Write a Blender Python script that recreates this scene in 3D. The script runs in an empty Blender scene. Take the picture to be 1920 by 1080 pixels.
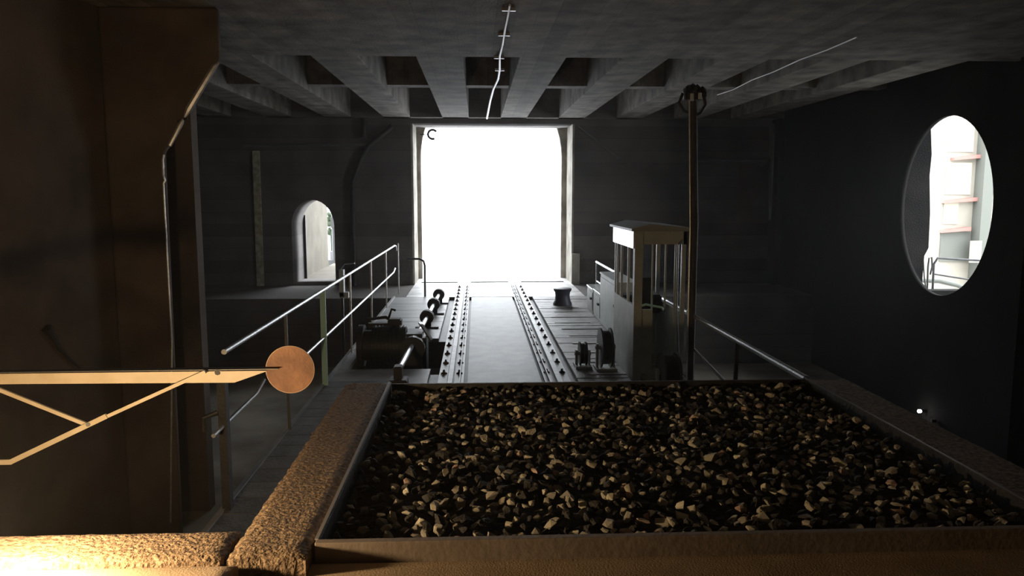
import bpy, bmesh, math, random
from mathutils import Vector, Matrix, noise
random.seed(7)
sc = bpy.context.scene
# ---------------------------------------------------------------- camera
FL = 1440.0; H = 2.3
pit = math.atan(175/FL); yaw = math.atan(67*math.cos(pit)/FL)
cam = bpy.data.cameras.new('camera'); camo = bpy.data.objects.new('camera', cam)
sc.collection.objects.link(camo); sc.camera = camo
cam.sensor_width = 36; cam.lens = 36*FL/1920; cam.clip_start = .05; cam.clip_end = 500
camo.location = (0, 0, H); camo.rotation_euler = (math.pi/2-pit, 0, -yaw)
# ---------------------------------------------------------------- sky and exposure
wd = bpy.data.worlds.new('sky'); sc.world = wd; wd.use_nodes = True
bg = wd.node_tree.nodes['Background']; bg.inputs[0].default_value = (.90, .95, 1, 1); bg.inputs[1].default_value = 10.0
def portal(x, y, z, sx, sy, rot):
    l = bpy.data.lights.new('sky_portal', 'AREA'); l.shape = 'RECTANGLE'; l.size = sx; l.size_y = sy
    l.cycles.is_portal = True
    o = bpy.data.objects.new('sky_portal', l); sc.collection.objects.link(o)
    o.location = (x, y, z); o.rotation_euler = rot
portal(.43, 21.7, 2.4, 4.4, 5.0, (-math.pi/2, 0, 0))        # track doorway
portal(-4.17, 21.25, 1.1, 1.3, 2.4, (-math.pi/2, 0, 0))     # pedestrian arch
portal(8.2, 12.7, 2.1, 3.2, 3.2, (0, math.pi/2, 0))        # round opening
sc.view_settings.view_transform = 'Standard'; sc.view_settings.look = 'None'
sc.view_settings.gamma = 1; sc.view_settings.exposure = 0.0; sc.view_settings.use_curve_mapping = False
sc.cycles.use_denoising = True; sc.cycles.max_bounces = 6; sc.cycles.diffuse_bounces = 5
sc.cycles.sample_clamp_indirect = 6; sc.cycles.volume_bounces = 1
HAZE = .0014

# ---------------------------------------------------------------- point helpers (photo frame to planes in the place)
F_ = Vector((math.sin(yaw)*math.cos(pit), math.cos(yaw)*math.cos(pit), -math.sin(pit)))
R_ = Vector((math.cos(yaw), -math.sin(yaw), 0)); U_ = R_.cross(F_); CP = Vector((0, 0, H))
def ray(x, y): return F_ + R_*((x-960)/FL) + U_*((540-y)/FL)
def G(x, y, z=0): d = ray(x, y); return CP + d*((z-H)/d.z)
def V(x, y, Y): d = ray(x, y); return CP + d*(Y/d.y)
def W(x, y, X): d = ray(x, y); return CP + d*(X/d.x)

# ---------------------------------------------------------------- materials
def mat(name, col, rough=.7, metal=0, col2=None, scale=3, fine=40, bump=.15, emit=None, spec=.5, lines=None, detail=6, contrast=(.35, .65)):
    m = bpy.data.materials.new(name); m.use_nodes = True; nt = m.node_tree; N = nt.nodes; L = nt.links
    b = N['Principled BSDF']; b.inputs['Roughness'].default_value = rough; b.inputs['Metallic'].default_value = metal
    b.inputs['Specular IOR Level'].default_value = spec
    b.inputs['Base Color'].default_value = (*col, 1)
    tc = N.new('ShaderNodeTexCoord')
    if col2:
        n = N.new('ShaderNodeTexNoise'); n.inputs['Scale'].default_value = scale; n.inputs['Detail'].default_value = detail
        L.new(tc.outputs['Object'], n.inputs['Vector'])
        r = N.new('ShaderNodeValToRGB'); r.color_ramp.elements[0].position = contrast[0]; r.color_ramp.elements[1].position = contrast[1]
        r.color_ramp.elements[0].color = (*col, 1); r.color_ramp.elements[1].color = (*col2, 1)
        L.new(n.outputs['Fac'], r.inputs['Fac']); src = r.outputs['Color']
        f = N.new('ShaderNodeTexNoise'); f.inputs['Scale'].default_value = fine; f.inputs['Detail'].default_value = 3
        L.new(tc.outputs['Object'], f.inputs['Vector'])
        if lines:                                   # board marks left by the formwork: (axis, spacing)
            ax, sp = lines
            s = N.new('ShaderNodeSeparateXYZ'); L.new(tc.outputs['Object'], s.inputs[0])
            d = N.new('ShaderNodeMath'); d.operation = 'DIVIDE'; d.inputs[1].default_value = sp; L.new(s.outputs['XYZ'.index(ax)], d.inputs[0])
            fr = N.new('ShaderNodeMath'); fr.operation = 'FRACT'; L.new(d.outputs[0], fr.inputs[0])
            lt = N.new('ShaderNodeMath'); lt.operation = 'LESS_THAN'; lt.inputs[1].default_value = .045; L.new(fr.outputs[0], lt.inputs[0])
            fl = N.new('ShaderNodeMath'); fl.operation = 'FLOOR'; L.new(d.outputs[0], fl.inputs[0])
            wn = N.new('ShaderNodeTexWhiteNoise'); wn.noise_dimensions = '1D'; L.new(fl.outputs[0], wn.inputs['W'])
            mr = N.new('ShaderNodeMapRange'); mr.inputs['To Min'].default_value = .75; mr.inputs['To Max'].default_value = 1.15; L.new(wn.outputs['Value'], mr.inputs['Value'])
            mm = N.new('ShaderNodeMath'); mm.operation = 'MULTIPLY_ADD'; mm.inputs[1].default_value = -.22; L.new(lt.outputs[0], mm.inputs[0]); L.new(mr.outputs[0], mm.inputs[2])
            vm = N.new('ShaderNodeVectorMath'); vm.operation = 'SCALE'; L.new(src, vm.inputs[0]); L.new(mm.outputs[0], vm.inputs['Scale']); src = vm.outputs[0]
        L.new(src, b.inputs['Base Color'])
        bp = N.new('ShaderNodeBump'); bp.inputs['Strength'].default_value = bump; bp.inputs['Distance'].default_value = .02
        L.new(f.outputs['Fac'], bp.inputs['Height']); L.new(bp.outputs[0], b.inputs['Normal'])
    if emit:
        b.inputs['Emission Color'].default_value = (*emit[:3], 1); b.inputs['Emission Strength'].default_value = emit[3]
    return m
M = dict(
 concrete=mat('concrete', (.075, .06, .05), .95, col2=(.13, .105, .085), scale=1.2, bump=.5, spec=.15),
 farwall=mat('far_wall_concrete', (.06, .054, .05), .92, col2=(.135, .12, .11), scale=.9, bump=.4, lines=('Z', .31), detail=12, contrast=(.28, .74)),
 ceil=mat('ceiling_concrete', (.045, .040, .034), .9, col2=(.24, .215, .185), scale=2.6, bump=.6, detail=13, contrast=(.28, .74), lines=('X', .22)),
 darkwall=mat('near_black_wall', (.007, .0068, .0065), .95, spec=.1, col2=(.012, .011, .0105), scale=1, bump=.3),  # near-black base colour with slight random variation
 reveal=mat('pale_concrete', (.20, .18, .15), .9, col2=(.40, .37, .31), scale=2.2, bump=.3),
 floor=mat('pit_floor', (.18, .16, .13), .85, col2=(.42, .38, .31), scale=.8, bump=.3),
 apron=mat('apron_concrete', (.35, .345, .34), .45, col2=(.75, .74, .72), scale=2.5, bump=.3),
 plate=mat('worn_steel_plate', (.14, .14, .145), .55, .0, col2=(.23, .23, .235), scale=4, bump=.25, spec=.45),
 plate2=mat('grey_deck_panel', (.24, .245, .245), .5, .0, col2=(.34, .345, .34), scale=3, bump=.1, spec=.7),
 plank=mat('weathered_planks', (.13, .12, .115), .55, col2=(.30, .28, .26), scale=6, bump=.3, lines=('Y', .115)),
 plank_near=mat('near_planks', (.08, .085, .09), .55, col2=(.14, .145, .15), scale=6, bump=.3, lines=('Y', .3)),
 batten=mat('pale_batten', (.35, .34, .32), .5),
 rail=mat('rail_steel', (.22, .22, .23), .5, .2, col2=(.32, .32, .33), scale=8, bump=.05),
 clip=mat('rail_clip', (.03, .028, .028), .6, .3),
 galv=mat('galvanised_tube', (.42, .43, .44), .38, .6, col2=(.58, .59, .60), scale=20, bump=.05),
 galvd=mat('dull_tube', (.10, .10, .10), .5, .3),
 masttube=mat('brown_grey_tube', (.045, .043, .04), .8, 0, col2=(.07, .066, .06), scale=6),
 teal=mat('pale_teal_paint', (.50, .84, .76), .5),
 white=mat('pale_grey_paint', (.50, .53, .50), .5, col2=(.62, .64, .60), scale=8, bump=.05),
 cab=mat('cab_paint', (.40, .42, .38), .5, col2=(.50, .52, .47), scale=6, bump=.05),
 cabroof=mat('cab_roof', (.30, .32, .30), .5),
 fascia=mat('white_fascia', (.9, .92, .9), .22, .5, spec=1),
 black=mat('dark_iron', (.018, .018, .019), .55, .2, col2=(.035, .034, .033), scale=8, bump=.2),
 green=mat('dark_green_paint', (.010, .022, .018), .5, .0),
 navy=mat('dark_blue_paint', (.03, .03, .05), .5),
 granite=mat('rough_granite', (.13, .085, .05), .85, col2=(.36, .26, .165), scale=45, fine=55, bump=.6, detail=4, contrast=(.35, .68)),
 sill=mat('smooth_sandstone', (.36, .27, .18), .8, col2=(.46, .35, .24), scale=5, fine=120, bump=.15),
 board=mat('tray_board', (.22, .18, .145), .7, col2=(.28, .23, .19), scale=6, bump=.1),
 soil=mat('dark_bed', (.012, .011, .010), .95, col2=(.02, .018, .016), scale=20, bump=.5),
 strip=mat('aluminium_strip', (.5, .48, .46), .4, .6),
 arm=mat('cream_painted_steel', (.50, .42, .29), .5, col2=(.58, .49, .36), scale=9, bump=.05),
 disc=mat('rusty_brown_disc', (.17, .075, .035), .6, col2=(.30, .14, .065), scale=9, fine=60, bump=.2),
 rim=mat('worn_rim', (.55, .40, .28), .5),
 cable=mat('white_cable', (.80, .80, .80), .4),
 stain=mat('faded_yellow_paint', (.22, .21, .13), .9, col2=(.40, .39, .27), scale=9, bump=.2),
 glass=None,
 fac=mat('pale_facade', (.22, .20, .165), .8, col2=(.29, .27, .22), scale=.8, bump=.05),
 facd=mat('facade_pier', (.10, .105, .09), .8), facw=mat('facade_panel', (.34, .32, .25), .7),
 archwall=mat('cream_render', (.085, .075, .055), .9, col2=(.12, .105, .08), scale=2, bump=.1),
 red=mat('red_cornice', (.26, .12, .10), .7),
 ground=mat('light_paving', (.30, .29, .27), .8, col2=(.42, .41, .38), scale=.6, bump=.1),
 snow=mat('pale_ground', (.55, .56, .58), .8, col2=(.7, .7, .72), scale=.3, bump=.1),
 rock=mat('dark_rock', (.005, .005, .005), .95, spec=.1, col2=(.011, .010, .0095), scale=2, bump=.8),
 leaf=mat('leaves', (.03, .05, .02), .8),
 bulb=mat('lamp_bulb', (.8, .8, .8), .4, emit=(1, 1, .98, 60)),
 warm=mat('warm_lamp_glass', (.8, .7, .5), .4, emit=(1, .62, .26, 20)),
)
g = bpy.data.materials.new('window_glass'); g.use_nodes = True
b = g.node_tree.nodes['Principled BSDF']; b.inputs['Roughness'].default_value = .05; b.inputs['Transmission Weight'].default_value = 1; b.inputs['IOR'].default_value = 1.15
b.inputs['Base Color'].default_value = (.75, .8, .8, 1); M['glass'] = g

# ---------------------------------------------------------------- mesh helpers
class MB:
    def __init__(s): s.bm = bmesh.new()
    def box(s, x0, x1, y0, y1, z0, z1, bev=0):
        r = bmesh.ops.create_cube(s.bm, size=1, matrix=Matrix.Translation(((x0+x1)/2, (y0+y1)/2, (z0+z1)/2)) @ Matrix.Diagonal((abs(x1-x0), abs(y1-y0), abs(z1-z0), 1)))
        if bev:
            vs = set(r['verts']); es = [e for e in s.bm.edges if e.verts[0] in vs and e.verts[1] in vs]
            bmesh.ops.bevel(s.bm, geom=es, offset=bev, segments=2, affect='EDGES')
        return s
    def bar(s, a, b, w, h, up=(0, 0, 1)):                      # rectangular bar from a to b
        a = Vector(a); b = Vector(b); d = b-a; y = d.normalized(); u = Vector(up)
        if abs(y.dot(u)) > .98: u = Vector((1, 0, 0))
        x = y.cross(u).normalized(); z = x.cross(y)
        R = Matrix((x, y, z)).transposed().to_4x4()
        bmesh.ops.create_cube(s.bm, size=1, matrix=Matrix.Translation((a+b)/2) @ R @ Matrix.Diagonal((w, d.length, h, 1))); return s
    def tube(s, pts, r, n=10):
        pts = [Vector(p) for p in pts]; rings = []; prev = None
        for i, p in enumerate(pts):
            if i == 0: t = pts[1]-p
            elif i == len(pts)-1: t = p-pts[-2]
            else: t = (pts[i+1]-p).normalized()+(p-pts[i-1]).normalized()
            t.normalize()
            u = prev if prev and abs(prev.dot(t)) < .95 else (Vector((0, 0, 1)) if abs(t.z) < .9 else Vector((1, 0, 0)))
            x = t.cross(u).normalized(); y = x.cross(t).normalized(); prev = y
            rr = r[i] if isinstance(r, (list, tuple)) else r
            rings.append([s.bm.verts.new(p+(x*math.cos(2*math.pi*k/n)+y*math.sin(2*math.pi*k/n))*rr) for k in range(n)])
        for A, B in zip(rings, rings[1:]):
            for k in range(n): s.bm.faces.new((A[k], A[(k+1) % n], B[(k+1) % n], B[k]))
        s.bm.faces.new(rings[0][::-1]); s.bm.faces.new(rings[-1]); return s
    def cyl(s, a, b, r, n=24): return s.tube([a, b], r, n)
    def prism(s, pts, axis, a0, a1):                             # outline extruded along an axis
        def mk(p, a): return {'X': (a, p[0], p[1]), 'Y': (p[0], a, p[1]), 'Z': (p[0], p[1], a)}[axis]
        A = [s.bm.verts.new(mk(p, a0)) for p in pts]; B = [s.bm.verts.new(mk(p, a1)) for p in pts]; n = len(pts)
        s.bm.faces.new(A); s.bm.faces.new(B[::-1])
        for k in range(n): s.bm.faces.new((A[k], B[k], B[(k+1) % n], A[(k+1) % n]))
        return s
    def ball(s, c, r, sub=2, sc=(1, 1, 1), jit=0):
        q = bmesh.ops.create_icosphere(s.bm, subdivisions=sub, radius=r, matrix=Matrix.Translation(c) @ Matrix.Diagonal((*sc, 1)))
        if jit:
            for v in q['verts']: v.co += Vector([random.uniform(-jit, jit) for _ in range(3)])
        return s
    def build(s, name, m, parent=None, smooth=False, bevel=0):
        bmesh.ops.recalc_face_normals(s.bm, faces=s.bm.faces)
        me = bpy.data.meshes.new(name); s.bm.to_mesh(me); s.bm.free()
        o = bpy.data.objects.new(name, me); sc.collection.objects.link(o)
        me.materials.append(M[m] if isinstance(m, str) else m)
        if smooth:
            me.shade_smooth()
            me.set_sharp_from_angle(angle=math.radians(40))
        if bevel:
            md = o.modifiers.new('b', 'BEVEL'); md.width = bevel; md.segments = 2; md.limit_method = 'ANGLE'
        if parent: put(o, parent)
        return o
def put(o, parent):
    o.parent = parent; o.matrix_parent_inverse = Matrix.Translation(parent.location).inverted() if parent.type == 'EMPTY' else Matrix()
def empty(name, loc): o = bpy.data.objects.new(name, None); sc.collection.objects.link(o); o.location = loc; o.empty_display_size = .1; return o
def tag(o, label=None, cat=None, group=None, kind=None):
    for k, v in (('label', label), ('category', cat), ('group', group), ('kind', kind)):
        if v: o[k] = v
    return o
def structure(o, label, cat): return tag(o, label, cat, kind='structure')
def wall_with_holes(name, m, outline, holes, y0, y1, axis='Y'):
    cu = bpy.data.curves.new(name, 'CURVE'); cu.dimensions = '2D'; cu.fill_mode = 'BOTH'; cu.extrude = (y1-y0)/2
    for pl in [outline]+holes:
        sp = cu.splines.new('POLY'); sp.points.add(len(pl)-1); sp.use_cyclic_u = True
        for p, q in zip(sp.points, pl): p.co = (q[0], q[1], 0, 1)
    t = bpy.data.objects.new('t', cu); me = bpy.data.meshes.new_from_object(t); bpy.data.objects.remove(t)
    for v in me.vertices:
        x, y, z = v.co
        v.co = (x, (y0+y1)/2+z, y) if axis == 'Y' else ((y0+y1)/2+z, x, y)
    b_ = bmesh.new(); b_.from_mesh(me); bmesh.ops.remove_doubles(b_, verts=b_.verts, dist=1e-4); bmesh.ops.recalc_face_normals(b_, faces=b_.faces); b_.to_mesh(me); b_.free()
    o = bpy.data.objects.new(name, me); sc.collection.objects.link(o)
    me.materials.clear(); me.materials.append(M[m]); return o

# ================================================================ the setting
YF = 19.86; ZC = 4.21; PZ = -1.6; XR = 7.81
# far wall with track doorway and pedestrian arch
arch = [(-3.63, .02), (-3.63, 1.5)] + [(-4.17+.54*math.cos(a), 1.5+.67*math.sin(a)) for a in [math.pi*k/14 for k in range(1, 14)]] + [(-4.71, 1.5), (-4.71, .02)]
door = [(-1.65, -.03), (2.52, -.03), (2.52, 4.09), (-1.65, 4.09)]
o = wall_with_holes('wall_far', 'farwall', [(-8.6, PZ), (8.4, PZ), (8.4, 5.2), (-8.6, 5.2)], [door, arch], YF, YF+1.3)
structure(o, 'dark board-marked concrete end wall pierced by the track doorway', 'wall')
# inner door surround with rounded upper corners
def rounded():
    p = [(-1.50, -.03), (2.34, -.03), (2.34, 3.3)]
    for k in range(1, 9): a = math.pi/2*k/8; p.append((2.34-.75*(1-math.cos(a)), 3.3+1.4*math.sin(a)))
    for k in range(8, 0, -1): a = math.pi/2*k/8; p.append((-1.50+.75*(1-math.cos(a)), 3.3+1.4*math.sin(a)))
    return p+[(-1.50, 3.3)]
o = wall_with_holes('trim_1', 'reveal', [(-2.4, -.3), (3.2, -.3), (3.2, 5.2), (-2.4, 5.2)], [rounded()], YF+1.3, YF+1.55)
structure(o, 'pale concrete surround with rounded upper corners inside the track doorway', 'door surround')
o = MB().box(-1.652, -1.60, YF+.02, YF+1.3, .0, 4.09).box(2.47, 2.522, YF+.02, YF+1.3, .0, 4.09).build('trim_2', 'reveal')
structure(o, 'pale worn render lining both jambs of the track doorway', 'door jamb')
# right wall with round opening
cy, cz, cr = 12.62, 2.10, 1.50
circ = [(cy+1.28*math.cos(a), cz+cr*math.sin(a)) for a in [2*math.pi*k/64 for k in range(64)]]
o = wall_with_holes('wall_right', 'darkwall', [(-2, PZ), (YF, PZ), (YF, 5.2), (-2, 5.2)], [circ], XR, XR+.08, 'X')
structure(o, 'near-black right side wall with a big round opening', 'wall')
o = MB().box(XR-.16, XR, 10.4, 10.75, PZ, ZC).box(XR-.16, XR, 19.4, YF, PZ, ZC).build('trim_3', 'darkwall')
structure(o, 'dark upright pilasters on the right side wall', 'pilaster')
# left: near wall, return wall and outer wall
XL = -3.85
o = MB().prism([(XL, 9.3), (XL, 8.3), (-5.0, 4.0), (-5.3, -2), (-5.8, -2), (-5.8, 9.3)], 'Z', PZ, ZC).build('wall_left', 'concrete'); structure(o, 'brown concrete left wall lit by the warm lamp', 'wall')
o = MB().box(-8.6, XL-.4, 9.1, 9.5, PZ, ZC+.1).box(-8.6, -8.3, 8.9, YF, PZ, 5.2).build('wall_left_rear', 'farwall'); structure(o, 'dark concrete left wall behind the haunched column', 'wall')
# haunched column and flat column behind
Yc = 8.3
pl = [V(318, 640, Yc).x, ]
xr = V(308, 450, Yc).x
P = lambda x, y: (V(x, y, Yc).x, V(x, y, Yc).z)
prof = [(XL+.001, PZ), (xr, PZ), P(306, 285), P(318, 270), P(352, 205), P(385, 150), P(410, 112), P(409, 60), (P(409, 60)[0], ZC), (XL+.001, ZC)]
o = MB().prism(prof, 'Y', Yc, Yc+.10).build('trim_4', 'concrete', bevel=.03); structure(o, 'concrete column flaring to a haunch under the ceiling on the left', 'column')
x2 = V(376, 600, 9.3).x
o = MB().box(XL-.2, x2, 9.3, 9.5, PZ, ZC).build('trim_5', 'concrete'); structure(o, 'flat concrete pier just behind the haunched column', 'pier')
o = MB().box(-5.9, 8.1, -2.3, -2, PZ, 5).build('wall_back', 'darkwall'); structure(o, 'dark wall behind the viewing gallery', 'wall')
# floor of the pit, walkway at track level
o = MB().box(-8.6, 8.1, -2.2, YF, PZ-.2, PZ).build('floor', 'floor'); structure(o, 'dusty concrete floor of the pit beside the traverser', 'floor')
o = MB().box(-8.3, XR, 17.3, YF+.001, PZ, -.02).build('trim_6', 'farwall'); structure(o, 'dark raised walkway of concrete along the end wall', 'walkway')
o = MB().box(-1.6, 2.47, 17.3, YF+1.9, -.02, 0).build('trim_7', 'apron'); structure(o, 'wet pale concrete apron between the deck and the doorway', 'apron')
# ceiling with beams
YB = 11.05
ce = MB().box(-8.6, 8.4, -2.3, YB, ZC, ZC+.9).box(-8.6, 8.4, YB, YF, ZC+.85, ZC+1.1).build('ceiling', 'ceil'); structure(ce, 'board-marked concrete ceiling with downstand beams at its far half', 'ceiling')
for k in range(-5, 5):
    c = .30+.71+(k)*1.455-.06
    o = MB().box(c-.33, c+.33, YB, YF, ZC, ZC+.86).build('ceiling_beam', 'ceil', ce, bevel=.015)
o = MB().box(-8.3, XR, 14.6, 14.95, ZC+.10, ZC+.86).build('cross_rib', 'ceil', ce)
o = MB().box(-8.3, XR, YF-.35, YF, ZC+.0, ZC+.86).build('cross_rib', 'farwall', ce)
o = MB().box(-8.3, XR, YB-.01, YF, ZC+.335, ZC+.34).build('t', 'ceil', ce); bpy.data.objects.remove(o)
o = MB().box(-1.45, -.50, YF+.30, YF+.36, 0, .02).box(-.16, .83, YF+.30, YF+.36, 0, .02).box(1.17, 2.30, YF+.30, YF+.36, 0, .02).build('trim_8', 'galvd')
structure(o, 'thin dark threshold bar across the doorway between the rails', 'threshold')
o = MB().box(-4.71, -4.64, YF+1.301, YF+1.36, .02, 1.75).build('trim_9', 'black')
structure(o, 'dark upright frame edge at the outer side of the small arch', 'frame')
# streaked pale patch on a beam side and panel on the far wall
# parapet under the gallery
o = MB().box(-.93, 2.66, 2.0, 5.28, PZ, .832).build('wall_parapet', 'concrete'); structure(o, 'concrete parapet block carrying the ballast tray and copings', 'parapet')
o = MB().box(-5.2, -.95, 2.0, 2.86, PZ, .832).build('wall_parapet_left', 'concrete'); structure(o, 'concrete parapet under the near left coping', 'parapet')

# ================================================================ viewing gallery: copings, sills, tray
def slab(name, m, x0, x1, y0, y1, z0, z1, label, cat, rough=.006, group=None):
    bm = bmesh.new(); nx = max(2, int((x1-x0)/.03)); ny = max(2, int((y1-y0)/.03))
    bmesh.ops.create_grid(bm, x_segments=nx, y_segments=ny, size=.5)
    for v in bm.verts: v.co = Vector(((x0+x1)/2+v.co.x*(x1-x0), (y0+y1)/2+v.co.y*(y1-y0), z1))
    top = list(bm.verts)
    be = [e for e in bm.edges if e.is_boundary]
    r = bmesh.ops.extrude_edge_only(bm, edges=be); nv = [v for v in r['geom'] if isinstance(v, bmesh.types.BMVert)]
    for v in nv: v.co.z = z0
    for v in top:
        n = noise.noise(v.co*23)+.6*noise.noise(v.co*61); e = 0
        if v.is_boundary or min(v.co.x-x0, x1-v.co.x, v.co.y-y0, y1-v.co.y) < .005:
            e = .012; v.co.x += rough*2*noise.noise(v.co*31); v.co.y += rough*2*noise.noise(v.co*29)
        v.co.z += n*rough-e
    me = bpy.data.meshes.new(name); bm.to_mesh(me); bm.free(); me.materials.append(M[m])
    o = bpy.data.objects.new(name, me); sc.collection.objects.link(o); tag(o, label, cat, group); me.shade_smooth()
    me.set_sharp_from_angle(angle=math.radians(50)); return o
slab('coping_stone', 'granite', -.91, -.625, 2.67, 5.29, .84, 1.0, 'long rough granite coping strip along the left side of the ballast tray', 'coping')
slab('coping_stone', 'granite', -3.0, -.93, 2.67, 2.92, .84, 1.0, 'brightly lit rough coping slab at the lower left corner beneath the lamp', 'coping', .004)
slab('coping_stone', 'granite', 2.36, 2.66, 2.2, 5.28, .84, .985, 'dark coping strip along the far right side of the ballast tray', 'coping', .003)
slab('sill_slab', 'sill', -3.2, -.86, 2.0, 2.655, .84, .991, 'smooth glowing stone sill in front of the lit coping slab', 'sill', .0005)
slab('sill_slab', 'sill', -.845, 2.9, 2.0, 2.79, .84, .925, 'smooth brown stone sill in front of the ballast tray board', 'sill', .0005)
tray = empty('ballast_tray', (.9, 4, .84)); tag(tray, 'low wide board-fronted tray holding the crushed stone ballast', 'tray')
MB().box(-.595, 2.34, 2.80, 5.28, .842, .90).build('bed', 'soil', tray)
MB().box(-.615, 2.36, 2.78, 2.815, .842, 1.0).build('front_board', 'board', tray, bevel=.004)
MB().box(-.595, 2.345, 5.262, 5.28, .842, .99).build('back_board', 'black', tray)
MB().box(-.617, -.598, 2.81, 5.28, .842, .998).build('side_board', 'black', tray)  # black colour stands for the shadow inside the left rim
MB().box(-.620, -.606, 2.81, 5.28, .998, 1.004).build('side_strip', 'strip', tray)
MB().box(2.34, 2.354, 2.81, 5.28, .842, .998).build('side_board', 'black', tray)
MB().box(2.340, 2.352, 2.81, 5.28, .998, 1.003).build('side_strip', 'galvd', tray)
# stones
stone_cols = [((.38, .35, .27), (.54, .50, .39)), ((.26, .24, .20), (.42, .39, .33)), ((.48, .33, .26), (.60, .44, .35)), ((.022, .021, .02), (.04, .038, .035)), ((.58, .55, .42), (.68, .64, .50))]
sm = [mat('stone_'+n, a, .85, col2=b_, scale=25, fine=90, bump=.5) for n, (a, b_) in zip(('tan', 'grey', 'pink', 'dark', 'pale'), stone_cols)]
def hull(seed):
    rr = random.Random(seed); bm = bmesh.new()
    a, b_, c = rr.uniform(.9, 1.25), rr.uniform(.6, .95), rr.uniform(.4, .7)
    for i in range(13):
        v = Vector([rr.gauss(0, 1) for _ in range(3)]).normalized()*rr.uniform(.8, 1.05); bm.verts.new((v.x*a, v.y*b_, v.z*c))
    r = bmesh.ops.convex_hull(bm, input=bm.verts)
    bmesh.ops.delete(bm, geom=[v for v in bm.verts if not v.link_faces], context='VERTS')
    bmesh.ops.recalc_face_normals(bm, faces=bm.faces)
    me = bpy.data.meshes.new('crushed_stone'); bm.to_mesh(me); bm.free(); return me
shapes = [hull(100+i) for i in range(8)]
variants = []
for s in shapes:
    for m_ in sm:
        c = s.copy(); c.materials.append(m_); variants.append(c)
spots = []
sp = .056
ny = int((5.25-2.84)/sp); nx = int((2.32+.57)/sp)
for j in range(ny):
    for i in range(nx):
        x = -.565+(i+.5*(j % 2))*sp+random.uniform(-.018, .018); y = 2.85+j*sp+random.uniform(-.018, .018)
        if x > 2.31: continue
        r = random.uniform(.019, .034)
        if random.random() < .12: r *= 1.35
        n = noise.noise(Vector((x*2.2, y*2.2, 0)))
        z = .945+.015*n+random.uniform(-.018, .02)
        dark = random.random() < .50
        w = 3 if dark else random.choices((0, 1, 2, 4), (5, 6, 1.3, 1.2))[0]
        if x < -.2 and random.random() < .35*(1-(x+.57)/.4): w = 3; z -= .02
        rot = (random.uniform(-.7, .7), random.uniform(-.7, .7), random.uniform(0, 6.28))
        x = min(max(x, -.565), 2.31); y = max(y, 2.85)
        vis = r*(1 if w != 3 else .7)/y
        spots.append((vis, x, y, z, r, w, random.randrange(8), rot))
cand = [q for q in spots if q[5] != 3 and q[2] < 3.75 and q[1] < 2.12]
cand.sort(key=lambda q: -q[0]); near = cand[:300]; ns = set(id(q) for q in near)
bm = bmesh.new()
from mathutils import Euler
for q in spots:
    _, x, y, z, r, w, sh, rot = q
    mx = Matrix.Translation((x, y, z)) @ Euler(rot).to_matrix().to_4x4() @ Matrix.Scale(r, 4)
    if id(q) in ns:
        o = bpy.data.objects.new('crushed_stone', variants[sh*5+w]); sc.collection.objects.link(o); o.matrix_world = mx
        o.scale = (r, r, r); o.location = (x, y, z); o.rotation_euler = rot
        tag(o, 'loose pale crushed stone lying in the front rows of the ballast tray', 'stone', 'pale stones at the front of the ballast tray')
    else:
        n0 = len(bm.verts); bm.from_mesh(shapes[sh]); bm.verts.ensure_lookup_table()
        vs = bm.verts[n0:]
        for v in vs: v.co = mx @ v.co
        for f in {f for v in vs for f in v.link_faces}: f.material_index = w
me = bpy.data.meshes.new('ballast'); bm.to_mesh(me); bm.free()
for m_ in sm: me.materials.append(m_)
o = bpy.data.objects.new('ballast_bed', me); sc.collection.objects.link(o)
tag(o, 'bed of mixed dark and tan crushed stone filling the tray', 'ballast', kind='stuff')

# ================================================================ traverser deck
XD0, XD1 = -1.84, 2.64
deck = empty('traverser_deck', (.4, 11, 0)); tag(deck, 'flat traverser deck of plates and planks carrying the track over the pit', 'platform')
xa0, xa1 = -.62, -.08      # left rail zone
xb0, xb1 = .80, 1.30
MB().box(-.12, .80, 5.3, 17.28, -.06, -.005).build('centre_plate', 'plate', deck)
def panels():
    m = MB(); ys = [5.3, 6.4, 7.9, 9.2, 10.06]
    for a, c in zip(ys, ys[1:]): m.box(XD0, -.62, a+.006, c-.006, -.06, 0, .004)
    ys = [12.22, 13.1, 13.9, 14.35, 15.3, 16.2, 17.28]
    for a, c in zip(ys, ys[1:]): m.box(XD0, -.62, a+.008, c-.008, -.06, 0, .004)
    m.box(XD0, -1.72, 10.06, 12.22, -.06, 0)
    return m
tag(panels().build('side_panels', 'plate2', deck), 'grey flush side panels left of the rails')
m = MB(); y = 5.32
while y < 17.2: m.box(1.26, XD1, y+.004, y+.226, -.06, -.003+random.uniform(-.004, .004)); y += .23
tag(m.build('planks', 'plank', deck), 'weathered cross planks right of the rails')
m = MB(); y = 2.95
while y < 9.1: m.box(XD0, -.95, y+.004, y+.3, .002, .016); y += .305
MB().box(XD0-.04, XD0, 2.95, 17.28, -.22, .03).build('edge_beam', 'plate2', deck)
MB().box(XD1, XD1+.05, 5.3, 17.28, -.22, .02).build('edge_beam', 'black', deck)
tag(m.build('near_planks', 'plank_near', deck), 'blue-grey planks of the side walkway')
MB().box(-1.84, -.95, 2.95, 5, -.12, 0).box(-1.8, 2.6, 5.3, 10.0, -.5, -.07).box(-.5, 2.6, 10, 17.2, -.5, -.07).box(-1.8, -.5, 12.3, 17.2, -.5, -.07).box(-1.8, -.5, 10, 12.3, -.9, -.8).build('substructure', 'black', deck)
for i, yy in enumerate((9.62, 10.35, 11.0, 11.7, 12.35, 13.0, 13.65, 14.3, 14.95, 15.5)):
    x0 = 1.42+random.uniform(-.03, .12); MB().box(x0, x0+.62+random.uniform(-.1, .1), yy, yy+.06, -.001, .007).build('foot_batten', 'batten', deck)
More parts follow.
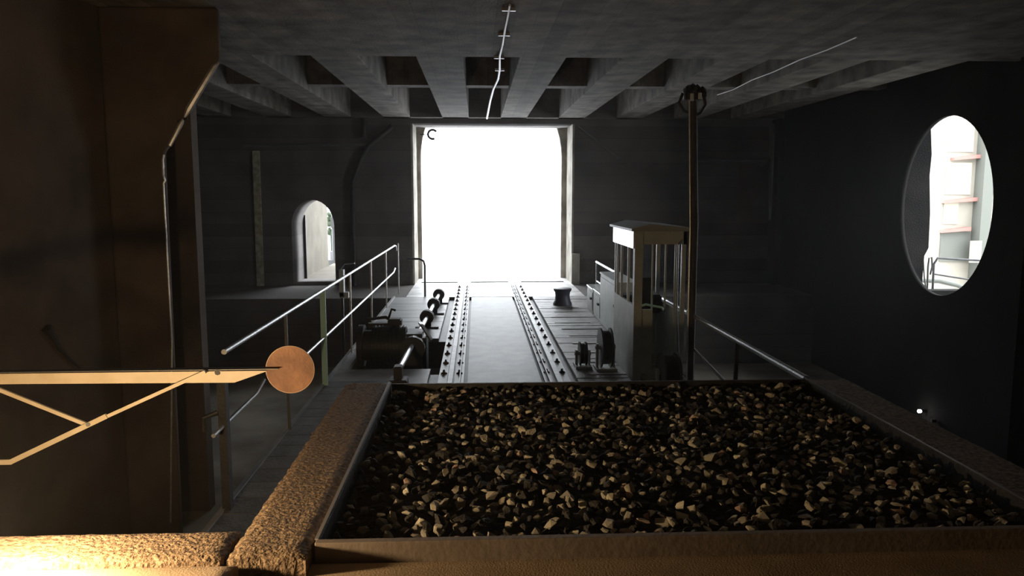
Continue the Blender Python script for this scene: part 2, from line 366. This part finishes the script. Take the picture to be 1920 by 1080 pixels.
# rails on bearer plates with clips
def rail(xc, label, flip):
    r = empty('rail', (xc, 9, 0)); tag(r, label, 'rail', 'running rails of the traverser track')
    pr = [(-.06, .012), (.06, .012), (.06, .02), (.012, .03), (.012, .075), (.034, .082), (.034, .105), (.028, .11), (-.028, .11), (-.034, .105), (-.034, .082), (-.012, .075), (-.012, .03), (-.06, .02)]
    MB().prism([(xc+a, b_-.03) for a, b_ in pr], 'Y', 5.3, 19.8).build('rail_bar', 'rail', r)
    s = -1 if flip else 1
    MB().box(xc-.16, xc+.16, 5.3, 17.28, -.02, .004).build('bearer_plate', 'plate2', r)
    gx = xc+s*.115
    MB().box(gx-.006, gx+.006, 5.3, 19.8, .0, .06).build('guard_flange', 'rail', r)
    y = 9.75
    while y < 19.6:
        for sx in (-.10, .10) if True else ():
            m = MB(); m.box(xc+sx-.022, xc+sx+.022, y-.03, y+.03, .004, .03); m.cyl((xc+sx, y, .03), (xc+sx, y, .055), .016, 6); m.box(xc+sx-.04, xc+sx+.04, y-.012, y+.012, .004, .018)
            m.build('rail_clip', 'clip', r)
        y += .62
    return r
rail(-.33, 'bolted steel running rail on the left, nearer the drive shaft', False)
rail(1.0, 'bolted steel running rail on the right, nearer the bollard', True)
# drive shaft with couplings
zs = .20
sh = empty('drive_shaft', (-.9, 12, 0)); tag(sh, 'long grey drive shaft with dark couplings along the left deck', 'drive shaft')
A = Vector((-.95, 9.05, zs)); B = Vector((-.80, 16.4, zs))
MB().cyl(A, B, .038, 12).build('shaft_tube', 'galv', sh, True)
def on(t): return A+(B-A)*((t-A.y)/(B.y-A.y))
for yy in (13.2, 14.75, 16.2):
    c = on(yy); d = (B-A).normalized()
    m = MB(); m.cyl(c-d*.07, c-d*.03, .12, 20); m.cyl(c+d*.03, c+d*.07, .12, 20); m.cyl(c-d*.09, c+d*.09, .075, 20)
    for k in range(6): a = k*math.pi/3; q = Vector((math.cos(a)*.095, 0, math.sin(a)*.095)); m.cyl(c+q-d*.09, c+q+d*.09, .014, 6)
    m.build('coupling', 'black', sh)
    MB().box(c.x-.2, c.x+.2, yy-.05, yy+.05, 0, .03).box(c.x-.07, c.x+.07, yy-.03, yy+.03, .03, .12).build('bearing_foot', 'black', sh)
c = on(9.1); MB().box(c.x-.11, c.x+.11, 9.0, 9.25, 0, .10, .01).box(c.x-.05, c.x+.05, 9.03, 9.2, .1, .26, .01).build('end_bearing', 'black', sh)
# motor with gearbox
mo = empty('drive_motor', (-1.2, 10.9, -.5)); tag(mo, 'big dark green drive motor and gearbox sunk in the deck opening', 'motor')
zc_ = .14
MB().cyl((-1.50, 11.0, zc_), (-1.02, 11.0, zc_), .27, 28).build('motor_body', 'green', mo, True)
m = MB()
for k in range(9): m.cyl((-1.47+k*.05, 11.0, zc_), (-1.455+k*.05, 11.0, zc_), .29, 24)
m.build('cooling_fins', 'green', mo)
MB().cyl((-1.62, 11, zc_), (-1.5, 11, zc_), .22, 24).cyl((-1.70, 11, zc_), (-1.62, 11, zc_), .30, 24).build('brake_drum', 'black', mo, True)
MB().box(-1.06, -.72, 10.72, 11.3, -.45, .34, .06).cyl((-.9, 10.6, .16), (-.9, 10.75, .16), .17, 20).build('gearbox', 'green', mo)
MB().box(-1.55, -.7, 10.6, 11.4, -.8, -.4).build('bed_frame', 'black', mo)
MB().tube([(-1.66, 11.2, .3), (-1.6, 11.25, .48), (-1.35, 11.3, .50), (-1.2, 11.3, .42)], .025, 8).tube([(-1.3, 11.3, .5), (-1.26, 11.3, .62), (-1.2, 11.3, .60)], .018, 8).build('brake_lever', 'black', mo)
MB().box(-1.66, -1.3, 11.35, 11.45, .30, .40).box(-1.30, -1.1, 11.1, 11.3, .38, .50, .02).build('terminal_box', 'black', mo)
MB().bar((-.80, 11.05, .42), (-.66, 10.95, .22), .05, .03).bar((-.84, 11.25, .42), (-.80, 11.05, .42), .05, .03).build('pale_guard', 'galv', mo)
# left railing
zr = 1.17; XW = -1.83
rl = empty('railing', (XW, 11, 0)); tag(rl, 'galvanised two-bar railing along the left edge of the deck', 'railing')
top0 = Vector((XW, 5.55, zr)); top1 = Vector((XW, 17.25, zr))
MB().cyl(top0, top1, .020, 12).tube([top1, (XW+.02, 17.32, zr-.02), (XW+.03, 17.34, zr-.12)], .020, 10).build('top_rail', 'galv', rl, True)
MB().tube([(XW, 5.25, .64), (XW, 6.3, .66), (XW, 6.55, .72)], .015, 10).cyl((XW, 6.9, .60), (XW, 16.9, .60), .018, 10).cyl((XW, 16.9, .60), (XW, 17.25, .66), .02, 10).build('mid_rail', 'galv', rl, True)
for px, py in ((747, 465), (724, 475), (696, 490), (657, 511), (537, 583)):
    q = W(px, py, XW); MB().box(XW-.022, XW+.004, q.y-.014, q.y+.014, -.2, zr).build('post', 'galv' if q.y > 10 else 'galvd', rl)
q = W(605, 543, XW); tag(MB().box(XW-.035, XW+.03, q.y-.012, q.y+.012, -.12, zr).build('post', 'teal', rl), 'pale teal flat post')
MB().box(XW-.03, XW+.03, 5.45, 5.52, -.05, .98).tube([(XW-.03, 5.45, .75), (XW-.12, 5.42, .72), (XW-.12, 5.42, .62)], .02, 8).build('post', 'black', rl)
# signal box behind the railing
q = V(641, 535, 14.0); sb = empty('signal_box', (q.x, 14, 0)); tag(sb, 'small pale grey switch box on a stand behind the left railing', 'box')
p0 = V(636, 506, 14); p1 = V(652, 556, 14)
MB().box(p0.x, p0.x+.08, 13.95, 14.1, p1.z, p0.z).box(p0.x, p1.x+.02, 13.95, 14.1, p1.z-.02, p1.z+.08).build('box_body', 'white', sb)
MB().tube([(p0.x+.02, 14, p0.z), (p0.x+.1, 14, p0.z+.1), (p1.x+.14, 14, p0.z+.12)], .012, 6).build('bracket', 'galv', sb)
MB().box(p0.x+.02, p0.x+.06, 14, 14.05, PZ, p1.z).build('stand', 'black', sb)
# right railing
XQ = 2.63; zq = .835
rr_ = empty('railing', (XQ, 11, 0)); tag(rr_, 'grey tube railing along the right deck edge beside the cab', 'railing')
MB().cyl((XQ, 5.9, zq), (XQ, 16.7, zq), .028, 12).build('top_rail', 'galv', rr_, True)
MB().tube([(XQ, 9.2, .45), (XQ, 8.9, .42), (XQ, 7.6, .30), (XQ, 5.9, .30)], .018, 10).build('mid_rail', 'galv', rr_, True)
for yy in (7.55, 12.3, 14.4, 16.65, 5.95): MB().box(XQ-.018, XQ+.018, yy-.018, yy+.018, -.05, zq).build('post', 'galvd', rr_)
MB().cyl((XQ, 12.2, .42), (XQ, 16.6, .42), .018, 10).build('mid_rail', 'galv', rr_, True)
# bollard
m = MB(); n = 28; prof = [(.20, 0), (.20, .03), (.165, .10), (.15, .2), (.16, .27), (.19, .31), (.19, .345), (.17, .352)]
bm_ = m.bm; rings = [[bm_.verts.new((1.80+r*math.cos(2*math.pi*k/n), 15.95+r*math.sin(2*math.pi*k/n), z)) for k in range(n)] for r, z in prof]
for a_, b2 in zip(rings, rings[1:]):
    for k in range(n): bm_.faces.new((a_[k], a_[(k+1) % n], b2[(k+1) % n], b2[k]))
bm_.faces.new(rings[0][::-1]); bm_.faces.new(rings[-1])
tag(m.build('bollard', 'navy', None, True), 'dark waisted cast bollard standing on the deck right of the track', 'bollard')
# pipe barrier at door
q = G(797, 556); MB_ = MB().tube([(-1.60, 17.9, .82), (q.x-.12, 17.6, .84), (q.x-.03, 17.5, .80), (q.x, 17.45, .70), (q.x, 17.4, 0)], .024, 10)
tag(MB_.build('pipe_barrier', 'galvd', None, True), 'bent steel pipe barrier beside the left jamb of the doorway', 'barrier')

# ================================================================ cabinets, cab, reels, mast
def cabinet(x0, x1, y0, y1, z, label, low):
    c = empty('cabinet', ((x0+x1)/2, (y0+y1)/2, 0)); tag(c, label, 'cabinet')
    MB().box(x0, x1, y0, y1, 0, z-.03, .006).build('body', 'white', c)
    MB().box(x0-.02, x1, y0-.015, y1+.015, z-.03, z, .005).build('lid', 'fascia' if low else 'white', c)
    d = MB().box(x0-.012, x0, y0+.04, y1-.04, .06, z-.08, .003).build('door', 'white', c)
    MB().box(x0-.045, x0-.012, y0+.09, y0+.19, z*.55, z*.55+.045, .005).build('handle', 'black', d)
cabinet(2.24, 2.5, 14.6, 15.35, .50, 'low white-topped cabinet farthest along the right deck edge', True)
cabinet(2.24, 2.5, 13.7, 14.5, .52, 'low white-topped cabinet next to the tall grey cabinet', True)
cabinet(2.22, 2.55, 11.9, 13.6, .93, 'tall pale grey cabinet between the low cabinets and the cab', False)
cabn = empty('control_cab', (2.25, 9.9, 0)); tag(cabn, 'pale painted control cab with flat roof and many windows', 'cab')
cx0, cx1, cy0, cy1, ct = 1.92, 2.56, 9.25, 10.62, 1.84
post = lambda x, y, w=.05: MB().box(x-w/2, x+w/2, y-w/2, y+w/2, 0, ct).build('corner_post', 'cab', cabn)
post(cx0+.05, cy0+.03, .10); post(cx0+.03, cy1-.03); post(cx1-.03, cy0+.03); post(cx1-.03, cy1-.03)
MB().prism([(cx0-.05, ct+.02), (cx0-.05, ct+.05), (cx0+.18, ct+.11), (cx1+.06, ct+.06), (cx1+.06, ct+.02)], 'Y', cy0-.06, cy1+.12).build('roof', 'cabroof', cabn)
MB().box(cx0-.02, cx0+.02, cy0-.01, cy1, ct-.19, ct+.02).build('side_fascia', 'fascia', cabn)
MB().box(cx0+.02, cx1, cy0, cy0+.04, ct-.14, ct+.02).box(cx0, cx1, cy1-.04, cy1, ct-.14, ct+.02).box(cx1-.04, cx1, cy0, cy1, ct-.14, ct+.02).build('header', 'cab', cabn)
w1 = MB().box(cx0, cx0+.03, cy0+.06, cy1-.04, 0, .95).build('side_panel', 'cab', cabn)
for yy in (cy0+.42, cy0+.88, cy1-.2): MB().box(cx0, cx0+.03, yy-.018, yy+.018, .95, ct-.17).build('mullion', 'white', cabn)
MB().box(cx0+.22, cx0+.24, cy0+.01, cy0+.03, .9, ct-.14).box(cx0+.38, cx0+.40, cy0+.01, cy0+.03, .9, ct-.14).box(cx0+.5, cx0+.52, cy0+.01, cy0+.03, .1, ct-.14).build('front_mullion', 'cab', cabn)
MB().box(cx0+.09, cx0+.24, cy0+.01, cy0+.03, .1, .9).build('front_panel', 'cab', cabn)
MB().box(cx0+.05, cx1, cy1-.03, cy1-.01, 0, .85).build('rear_panel', 'cab', cabn)
MB().box(cx1-.03, cx1, cy0+.05, cy1, 0, .85).build('outer_panel', 'cab', cabn)
MB().box(cx0, cx1, cy0, cy1, 0, .05).build('cab_floor', 'stain', cabn)
MB().box(cx0+.05, cx1-.05, cy1-.4, cy1-.05, .7, .95, .02).box(cx0+.2, cx0+.42, cy1-.5, cy1-.42, .9, 1.2, .01).build('control_desk', 'black', cabn)
MB().tube([(cx0+.1, cy0-.02, .95), (cx0+.14, cy0-.05, .97), (cx0+.34, cy0-.05, .93), (cx0+.36, cy0-.02, .90)], .014, 8).build('grab_handle', 'teal', cabn)
MB().tube([(cx1-.06, cy0-.02, 1.75), (cx1-.12, cy0-.05, 1.70), (cx1-.12, cy0-.05, .9), (cx1-.06, cy0-.02, .2)], .014, 8).build('long_grab_bar', 'galv', cabn)
MB().prism([(cx1+.01, .86), (cx1+.09, .98), (cx1+.09, .70)], 'Y', cy0-.01, cy0+.01).build('gusset', 'teal', cabn)
# reels
def reel(c, r, w, label):
    x, y, z = c; e = empty('cable_reel', (x, y, 0)); tag(e, label, 'cable reel')
    MB().cyl((x-w/2, y, z), (x-w/2+.02, y, z), r, 32).build('flange', 'galvd', e, True)
    MB().cyl((x+w/2-.02, y, z), (x+w/2, y, z), r, 32).build('flange', 'galvd', e, True)
    m = MB()
    for k in range(int((w-.04)/.025)): m.cyl((x-w/2+.022+k*.025, y, z), (x-w/2+.04+k*.025, y, z), r*.86, 28)
    m.cyl((x-w/2+.01, y, z), (x+w/2-.01, y, z), r*.8, 28); m.build('wound_cable', 'black', e, True)
    MB().box(x-w/2-.05, x-w/2-.02, y-.04, y+.04, 0, z+.05).box(x+w/2+.02, x+w/2+.05, y-.04, y+.04, 0, z+.05).cyl((x-w/2-.06, y, z), (x+w/2+.06, y, z), .025, 10).box(x-w/2-.06, x+w/2+.06, y-.16, y+.16, 0, .03).build('stand', 'white', e)
reel((1.70, 9.95, .29), .26, .15, 'dark cable reel with pale stand leaning close to the cab side')
reel((1.42, 10.1, .18), .16, .10, 'small dark cable reel standing leftmost on the planks by the cab')
reel((2.25, 8.75, .22), .24, .2, 'dark cable reel in front of the cab doorway')
# mast
mq = V(1294, 430, 9.05); ms = empty('power_mast', (2.62, 9.05, 0)); tag(ms, 'thin upright power mast rising from the cab to the ceiling', 'mast')
t = V(1299, 188, 9.05)
MB().cyl((2.59, 9.05, 0), (2.59, 9.05, 1.9), .045, 14).cyl((2.59, 9.05, 1.9), (t.x, 9.05, t.z), .048, 14).build('mast_tube', 'masttube', ms, True)
MB().cyl((2.545, 9.03, .0), (2.535, 9.03, 1.9), .014, 8).cyl((2.535, 9.03, 1.9), (t.x-.045, 9.03, t.z), .011, 8).build('conduit', 'galv', ms, True)
m = MB()
m.cyl((t.x, 9.05, t.z), (t.x, 9.05, t.z+.07), .11, 16)
for k in range(9): a = k*.7; m.ball((t.x+.13*math.cos(a)*random.uniform(.4, 1), 9.05+.10*math.sin(a), t.z+.1+random.uniform(-.03, .06)), .055, 1, jit=.01)
m.tube([(t.x-.12, 9.05, t.z+.08), (t.x-.16, 9.05, t.z-.03), (t.x-.1, 9.05, t.z-.12), (t.x, 9.05, t.z-.16)], .018, 8)
m.tube([(t.x+.12, 9.05, t.z+.08), (t.x+.15, 9.05, t.z-.05), (t.x+.1, 9.05, t.z-.14), (t.x, 9.05, t.z-.2)], .018, 8)
m.build('collector_head', 'black', ms)
MB().cyl((t.x-.04, 8.94, t.z-.02), (t.x-.04, 8.94, t.z+.06), .022, 10).cyl((t.x+.05, 8.94, t.z), (t.x+.05, 8.94, t.z+.07), .02, 10).build('insulator', 'white', ms)

# ================================================================ arm with disc, and the lamp that lights it
YA = 4.0
a = empty('disc_signal', V(0, 700, YA)); tag(a, 'cream braced bracket arm from the left with a round brown disc at its tip', 'signal')
v = lambda x, y, Y=YA: V(x, y, Y)
z0 = v(0, 702).z; XA = -4.995
top = [v(500, 697), v(440, 718), v(50, 720), v(0, 702.5)]
pts = [(p.x, p.z) for p in (v(500, 696), v(440, 717))] + [(v(50, 719.5).x, v(50, 719.5).z), (XA, v(50, 719.5).z-.005), (XA, z0), (v(500, 696).x-.001, v(500, 696).z+.004)]
MB().prism(pts, 'Y', YA-.006, YA).build('web', 'arm', a)
zt = v(250, 697).z
MB().prism([(XA, z0), (v(522, 691).x, v(522, 691).z-.004), (v(522, 691).x, v(522, 691).z), (XA, z0+.006)], 'Y', YA-.004, YA+.05).build('top_flange', 'galvd', a)
br = MB().bar(v(165, 797, YA-.03), v(385, 697, YA-.03), .018, .012, (0, 1, 0)).bar(v(20, 866, YA-.03), v(200, 780, YA-.04), .026, .012, (0, 1, 0)).bar((XA, YA-.03, v(0, 868).z), v(22, 866, YA-.03), .026, .012, (0, 1, 0)).build('lower_brace', 'arm', a)
l0 = v(165, 797, YA-.02); l1 = v(0, 731, YA-.02); dd = (l1-l0)
MB().bar(l0, l0+dd*2.2, .020, .012, (0, 1, 0)).build('upper_brace', 'arm', a)
MB().cyl(v(408, 698, YA-.01), v(408, 698, YA+.02), .016, 8).build('bolt', 'galvd', a)
MB().cyl(v(165, 796, YA-.05), v(165, 796, YA), .012, 6).build('bolt', 'galvd', a)
dc = v(544, 693, YA+.03)
R0 = 46/FL*4.0*1.0
d_ = MB().cyl(dc+Vector((0, -.004, 0)), dc+Vector((0, .006, 0)), R0*.97, 48).build('disc', 'disc', a)
tag(d_, 'rusty brown disc')
m = MB(); m.tube([dc+Vector((math.cos(2*math.pi*k/48)*R0*.98, .001, math.sin(2*math.pi*k/48)*R0*.98)) for k in range(49)], .0035, 6); m.build('rim', 'rim', d_)
# lamp just outside the frame, standing on the coping
fl = empty('floodlight', (-1.66, 2.36, .99)); tag(fl, 'small warm floodlight standing on the sill at the lower left', 'floodlight')
MB().box(-1.75, -1.57, 2.28, 2.38, 1.12, 1.24, .01).box(-1.68, -1.64, 2.30, 2.36, .992, 1.13).build('housing', 'black', fl)
MB().box(-1.73, -1.59, 2.381, 2.387, 1.135, 1.225).build('lens', 'warm', fl)
L = bpy.data.lights.new('flood', 'POINT'); L.energy = 135; L.color = (1, .68, .36); L.shadow_soft_size = .05
lo = bpy.data.objects.new('flood', L); sc.collection.objects.link(lo); lo.location = (-1.66, 2.46, 1.18); put(lo, fl)

# ================================================================ pipes and marks on the walls
q = [V(x, y, YF-.06) for x, y in ((455, 273), (692, 271))]
tag(MB().cyl(q[0], q[1], .035, 10).build('wall_pipe', 'galvd', None, True), 'thin horizontal pipe high on the end wall left of the doorway', 'pipe')
p0 = V(474, 283, YF); p1 = V(496, 545, YF)
tag(MB().prism([(p0.x, p0.z), (V(487, 283, YF).x, p0.z), (p1.x, p1.z), (V(483, 545, YF).x, p1.z)], 'Y', YF-.05, YF-.002).build('wall_batten', 'stain'), 'faded yellowish upright board on the end wall below the pipe', 'board')
ins = [V(*p, YF-.1) for p in ((665, 545), (661, 340), (676, 300), (692, 272), (735, 236))]
tag(MB().tube(ins, .07, 12).build('cable_duct', 'black', None, True), 'dark bent cable duct climbing the end wall right of the arch', 'duct')
ins = [V(*p, YF-.1) for p in ((682, 222), (682, 240), (682, 258))]
tag(MB().tube(ins, .09, 12).build('drain_stub', 'black', None, True), 'short dark drain stub above the bent cable duct', 'pipe')
ins = [V(*p, YF-.1) for p in ((1449, 412), (1449, 300), (1450, 232))]
tag(MB().tube(ins, .10, 12).build('drain_pipe', 'galvd', None, True), 'pale upright drain pipe at the right end of the end wall', 'pipe')
ins = [V(*p, YF-.12) for p in ((1300, 300), (1380, 301), (1462, 297))]
tag(MB().tube(ins, .035, 10).build('wall_pipe', 'black', None, True), 'thin dark horizontal pipe meeting the upright drain pipe', 'pipe')
tag(MB().ball(V(1428, 308, YF-.1), .09, 2, (1, .6, .8)).build('wall_lamp', 'black', None, True), 'small dark round wall lamp beside the upright drain pipe', 'lamp')
p0 = V(1384, 308, YF); p1 = V(1442, 418, YF)
tag(MB().box(p0.x, p1.x, YF-.02, YF-.001, p1.z, p0.z).build('wall_panel', 'concrete'), 'flat pale panel on the end wall left of the upright drain pipe', 'panel')
ins = [V(*p, YF-.08) for p in ((1085, 236), (1120, 265), (1160, 297))]
tag(MB().tube(ins, .02, 8).build('stay_rod', 'galvd', None, True), 'thin slanting rod on the end wall right of the doorway', 'rod')
p0 = V(1071, 475, YF); p1 = V(1085, 548, YF)
tag(MB().box(p0.x, p1.x, YF-.15, YF-.001, p1.z, p0.z).build('door_post', 'reveal'), 'short pale kerb post at the right foot of the doorway', 'post')
rc = V(811, 252, YF+1.15)
m = MB(); m.tube([rc+Vector((math.cos(.6+4.6*k/20)*.12, 0, math.sin(.6+4.6*k/20)*.12)) for k in range(21)], .032, 8)
m.cyl(rc+Vector((-.12, 0, .0)), rc+Vector((-.34, .1, .0)), .015, 6)
tag(m.build('iron_ring', 'black', None, True), 'open iron ring hanging at the upper left corner of the doorway', 'ring')
# pale tube added up the column edge to stand for its daylit glint
cd = empty('edge_highlight', (xr, Yc, 0)); tag(cd, 'thin pale strip added as the daylit edge of the haunched column', 'conduit')
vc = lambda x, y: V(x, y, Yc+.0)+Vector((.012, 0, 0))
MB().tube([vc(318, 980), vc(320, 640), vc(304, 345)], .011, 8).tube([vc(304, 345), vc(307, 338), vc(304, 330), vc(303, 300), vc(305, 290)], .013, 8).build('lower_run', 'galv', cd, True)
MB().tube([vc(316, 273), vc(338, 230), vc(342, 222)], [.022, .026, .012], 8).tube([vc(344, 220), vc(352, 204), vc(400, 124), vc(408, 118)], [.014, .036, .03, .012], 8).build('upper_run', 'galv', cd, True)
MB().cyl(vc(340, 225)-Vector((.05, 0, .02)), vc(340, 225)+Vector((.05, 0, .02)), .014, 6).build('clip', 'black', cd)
# ceiling cables
cb = empty('ceiling_cable', G(936, 110, ZC)); tag(cb, 'wavy white cable clipped along the middle of the ceiling', 'cable')
cp = [(956, 10), (952, 32), (947, 55), (942, 85), (937, 105), (937, 130), (934, 148), (925, 167), (919, 190), (913, 222)]
MB().tube([G(x, y, ZC-.03) for x, y in cp], [.012, .012, .012, .013, .014, .018, .019, .019, .021, .024], 8).build('cable_run', 'cable', cb, True)
for x, y in ((954, 18), (945, 65), (936, 108), (937, 131)):
    q = G(x, y, ZC-.02); MB().box(q.x-.07, q.x+.07, q.y-.012, q.y+.012, ZC-.035, ZC).build('clip', 'galv', cb)
cp = [(1345, 178), (1375, 168), (1410, 150), (1450, 135), (1500, 112), (1550, 94), (1606, 70)]
tag(MB().tube([G(x, y, ZC-.03) for x, y in cp], .008, 6).build('ceiling_cable', 'cable', None, True), 'thin pale cable slanting across the ceiling right of the mast', 'cable')
# lamp on the right
q = W(1724, 771, XR-.12); wl = empty('pit_lamp', q); tag(wl, 'tiny bright white lamp low on the dark right wall', 'lamp')
MB().ball(q, .035, 2, (1, .8, .9)).build('bulb', 'bulb', wl, True)
MB().cyl(q+Vector((.03, 0, 0)), q+Vector((.12, 0, 0)), .03, 10).box(q.x+.02, q.x+.1, q.y-.35, q.y-.30, q.z-.10, q.z-.05).build('socket', 'black', wl)
# hook and lead on left wall
def on_left_wall(x, y):
    d = ray(x, y); return V(x, y, -6.07/(d.x/d.y-.2674))+Vector((.03, 0, 0))
hk = [on_left_wall(x, y) for x, y in ((80, 615), (92, 632), (104, 652), (122, 672), (145, 692))]
tag(MB().tube(hk, [.05, .03, .02, .014, .01], 8).build('wall_hook', 'black', None, True), 'dark bent hook with a lead on the left wall above the arm', 'hook')

# ================================================================ outside
tag(MB().box(-60, 7.9, YF+1.9, 120, -.5, -.06).build('ground', 'snow'), kind='structure', label='pale bright ground outside the track doorway', cat='ground')
tag(MB().box(8.0, 60, 6, 80, -1.5, -1.25).build('terrace', 'ground'), kind='structure', label='paved terrace outside the round opening', cat='terrace')
# through the arch
o = MB().box(-5.2, -4.78, YF+1.32, 25.0, -.1, 5).build('wall_outside', 'archwall'); structure(o, 'pale sunlit outside wall seen through the small arch', 'wall')
tag(MB().box(-4.78, -3.0, YF+1.3, 27, -.1, .02).build('path', 'archwall'), 'sandy path outside the small arch', 'path', kind='structure')
Yp = 26
tag(MB().cyl((V(613, 0, Yp).x, Yp, -.1), (V(613, 0, Yp).x, Yp, 3.4), .06, 10).cyl((V(618, 0, Yp).x, Yp, -.1), (V(618, 0, Yp).x, Yp, 2.2), .03, 8).box(V(609, 0, Yp).x, V(618, 0, Yp).x, Yp-.1, Yp+.1, V(0, 428, Yp).z, V(0, 408, Yp).z).build('lamp_post', 'galvd'), 'dark double pole with a box outside the small arch', 'post')
m = MB()
for k in range(16): c = V(random.uniform(616, 627), random.uniform(398, 440), 27); m.ball(c, random.uniform(.05, .13), 1, jit=.03)
m.cyl(V(621, 440, 27), (V(621, 440, 27).x, 27, -.1), .03, 6)
tag(m.build('sapling', 'leaf'), 'small leafy sapling behind the pole outside the arch', 'tree')
c = V(628, 482, 26.4); tag(MB().cyl((c.x, c.y, -.06), (c.x, c.y, c.z+.2), .18, 16).box(c.x-.28, c.x+.1, c.y-.5, c.y-.3, -.06, .12).build('barrel', 'galvd'), 'dark barrel standing on the path outside the arch', 'barrel')
# rock buttress and added sky blocker beyond the round opening
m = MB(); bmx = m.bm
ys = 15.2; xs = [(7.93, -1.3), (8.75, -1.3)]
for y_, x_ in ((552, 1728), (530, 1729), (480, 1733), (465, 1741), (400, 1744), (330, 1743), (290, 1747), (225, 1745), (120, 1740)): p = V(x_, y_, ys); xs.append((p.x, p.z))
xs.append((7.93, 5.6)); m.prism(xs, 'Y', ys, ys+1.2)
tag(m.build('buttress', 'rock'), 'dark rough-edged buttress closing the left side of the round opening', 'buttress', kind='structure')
o = MB().box(8.05, 10.4, 7.5, 16.4, 5.0, 5.3).box(8.05, 10.4, 7.3, 7.6, -1.3, 5.3).build('sky_blocker', 'rock'); structure(o, 'unseen dark roof and side wall added to shade the buttress outside the round opening', 'light blocker')  # unseen roof and side wall, added to keep sky light off the buttress
# facade
YG = 27.0; fa = empty('station_building', (18, YG, -1.25)); tag(fa, 'pale building with red cornices seen through the round opening', 'building')
X = lambda px: V(px, 400, YG).x
Z = lambda py: V(1800, py, YG).z
MB().box(X(1764), X(1990), YG, YG+6, -1.25, Z(130)).build('wall', 'fac', fa)
for pa, pb, zA in ((1775, 1823, 292), (1762, 1823, 372), (1762, 1815, 427)):
    MB().prism([(X(pa), Z(zA+4)), (X(pb), Z(zA-2)), (X(pb), Z(zA+5)), (X(pa), Z(zA+9))], 'Y', YG-.25, YG).build('cornice', 'red', fa)
MB().box(X(1823), X(1842), YG-.5, YG, -1.25, Z(150)).build('pier', 'facd', fa)
for a_, c_, e_, f_ in ((1768, 1795, 380, 420), (1845, 1856, 330, 352), (1845, 1856, 372, 428), (1768, 1815, 235, 285), (1768, 1815, 305, 365)):
    w = MB().box(X(a_), X(c_), YG-.04, YG, Z(f_), Z(e_)).build('window', 'facw', fa)
MB().box(X(1766), X(1820), YG-.06, YG, Z(490), Z(434)).build('gate', 'facd', fa)
w = MB().box(X(1806), X(1827), YG-.54, YG-.5, Z(490), Z(450)).build('notice_board', 'fac', fa)
# railing outside
YH = 16.3; orl = empty('terrace_railing', V(1790, 545, YH)); tag(orl, 'dark tube railing on the terrace outside the round opening', 'railing')
k = lambda x, y: V(x, y, YH)
MB().tube([k(1748, 556), k(1751, 495), k(1758, 484), k(1790, 486), k(1870, 490)], .025, 8).build('top_bar', 'black', orl, True)
MB().tube([k(1752, 514), k(1790, 520), k(1870, 532)], .018, 8).build('mid_bar', 'black', orl, True)
MB().tube([k(1738, 556), k(1740, 500), k(1742, 484), k(1747, 483), k(1748, 500), k(1744, 515)], .02, 8).build('hoop', 'black', orl, True)
MB().tube([k(1738, 556), k(1733, 520), k(1731, 486)], .015, 8).build('post', 'black', orl, True)
cpts = [V(x, y, 17.5) for x, y in ((1725, 526), (1760, 527), (1795, 535), (1830, 549), (1870, 575))]
tag(MB().tube(cpts, .05, 8).build('curved_kerb', 'facd', None, True), 'dark curved kerb on the terrace beyond the outside railing', 'kerb')
tag(MB().box(V(1738, 550, 15.9).x, V(1880, 560, 15.9).x, 15.9, 16.2, -1.25, V(1760, 545, 15.9).z).build('terrace_wall', 'rock'), 'low dark wall under the outside railing', 'wall', kind='structure')

# dusty air inside the hall
hm = bpy.data.materials.new('dusty_air'); hm.use_nodes = True; nt = hm.node_tree; nt.nodes.remove(nt.nodes['Principled BSDF'])
vs = nt.nodes.new('ShaderNodeVolumeScatter'); vs.inputs['Density'].default_value = HAZE; vs.inputs['Anisotropy'].default_value = .35; vs.inputs['Color'].default_value = (.95, .95, .97, 1)
nt.links.new(vs.outputs[0], nt.nodes['Material Output'].inputs['Volume'])
M['haze'] = hm
tag(MB().box(-8.2, XR-.01, -1.9, YF-.01, PZ+.01, 5.05).build('dusty_haze', 'haze'), 'thin dusty haze filling the air of the hall', 'haze', kind='stuff')
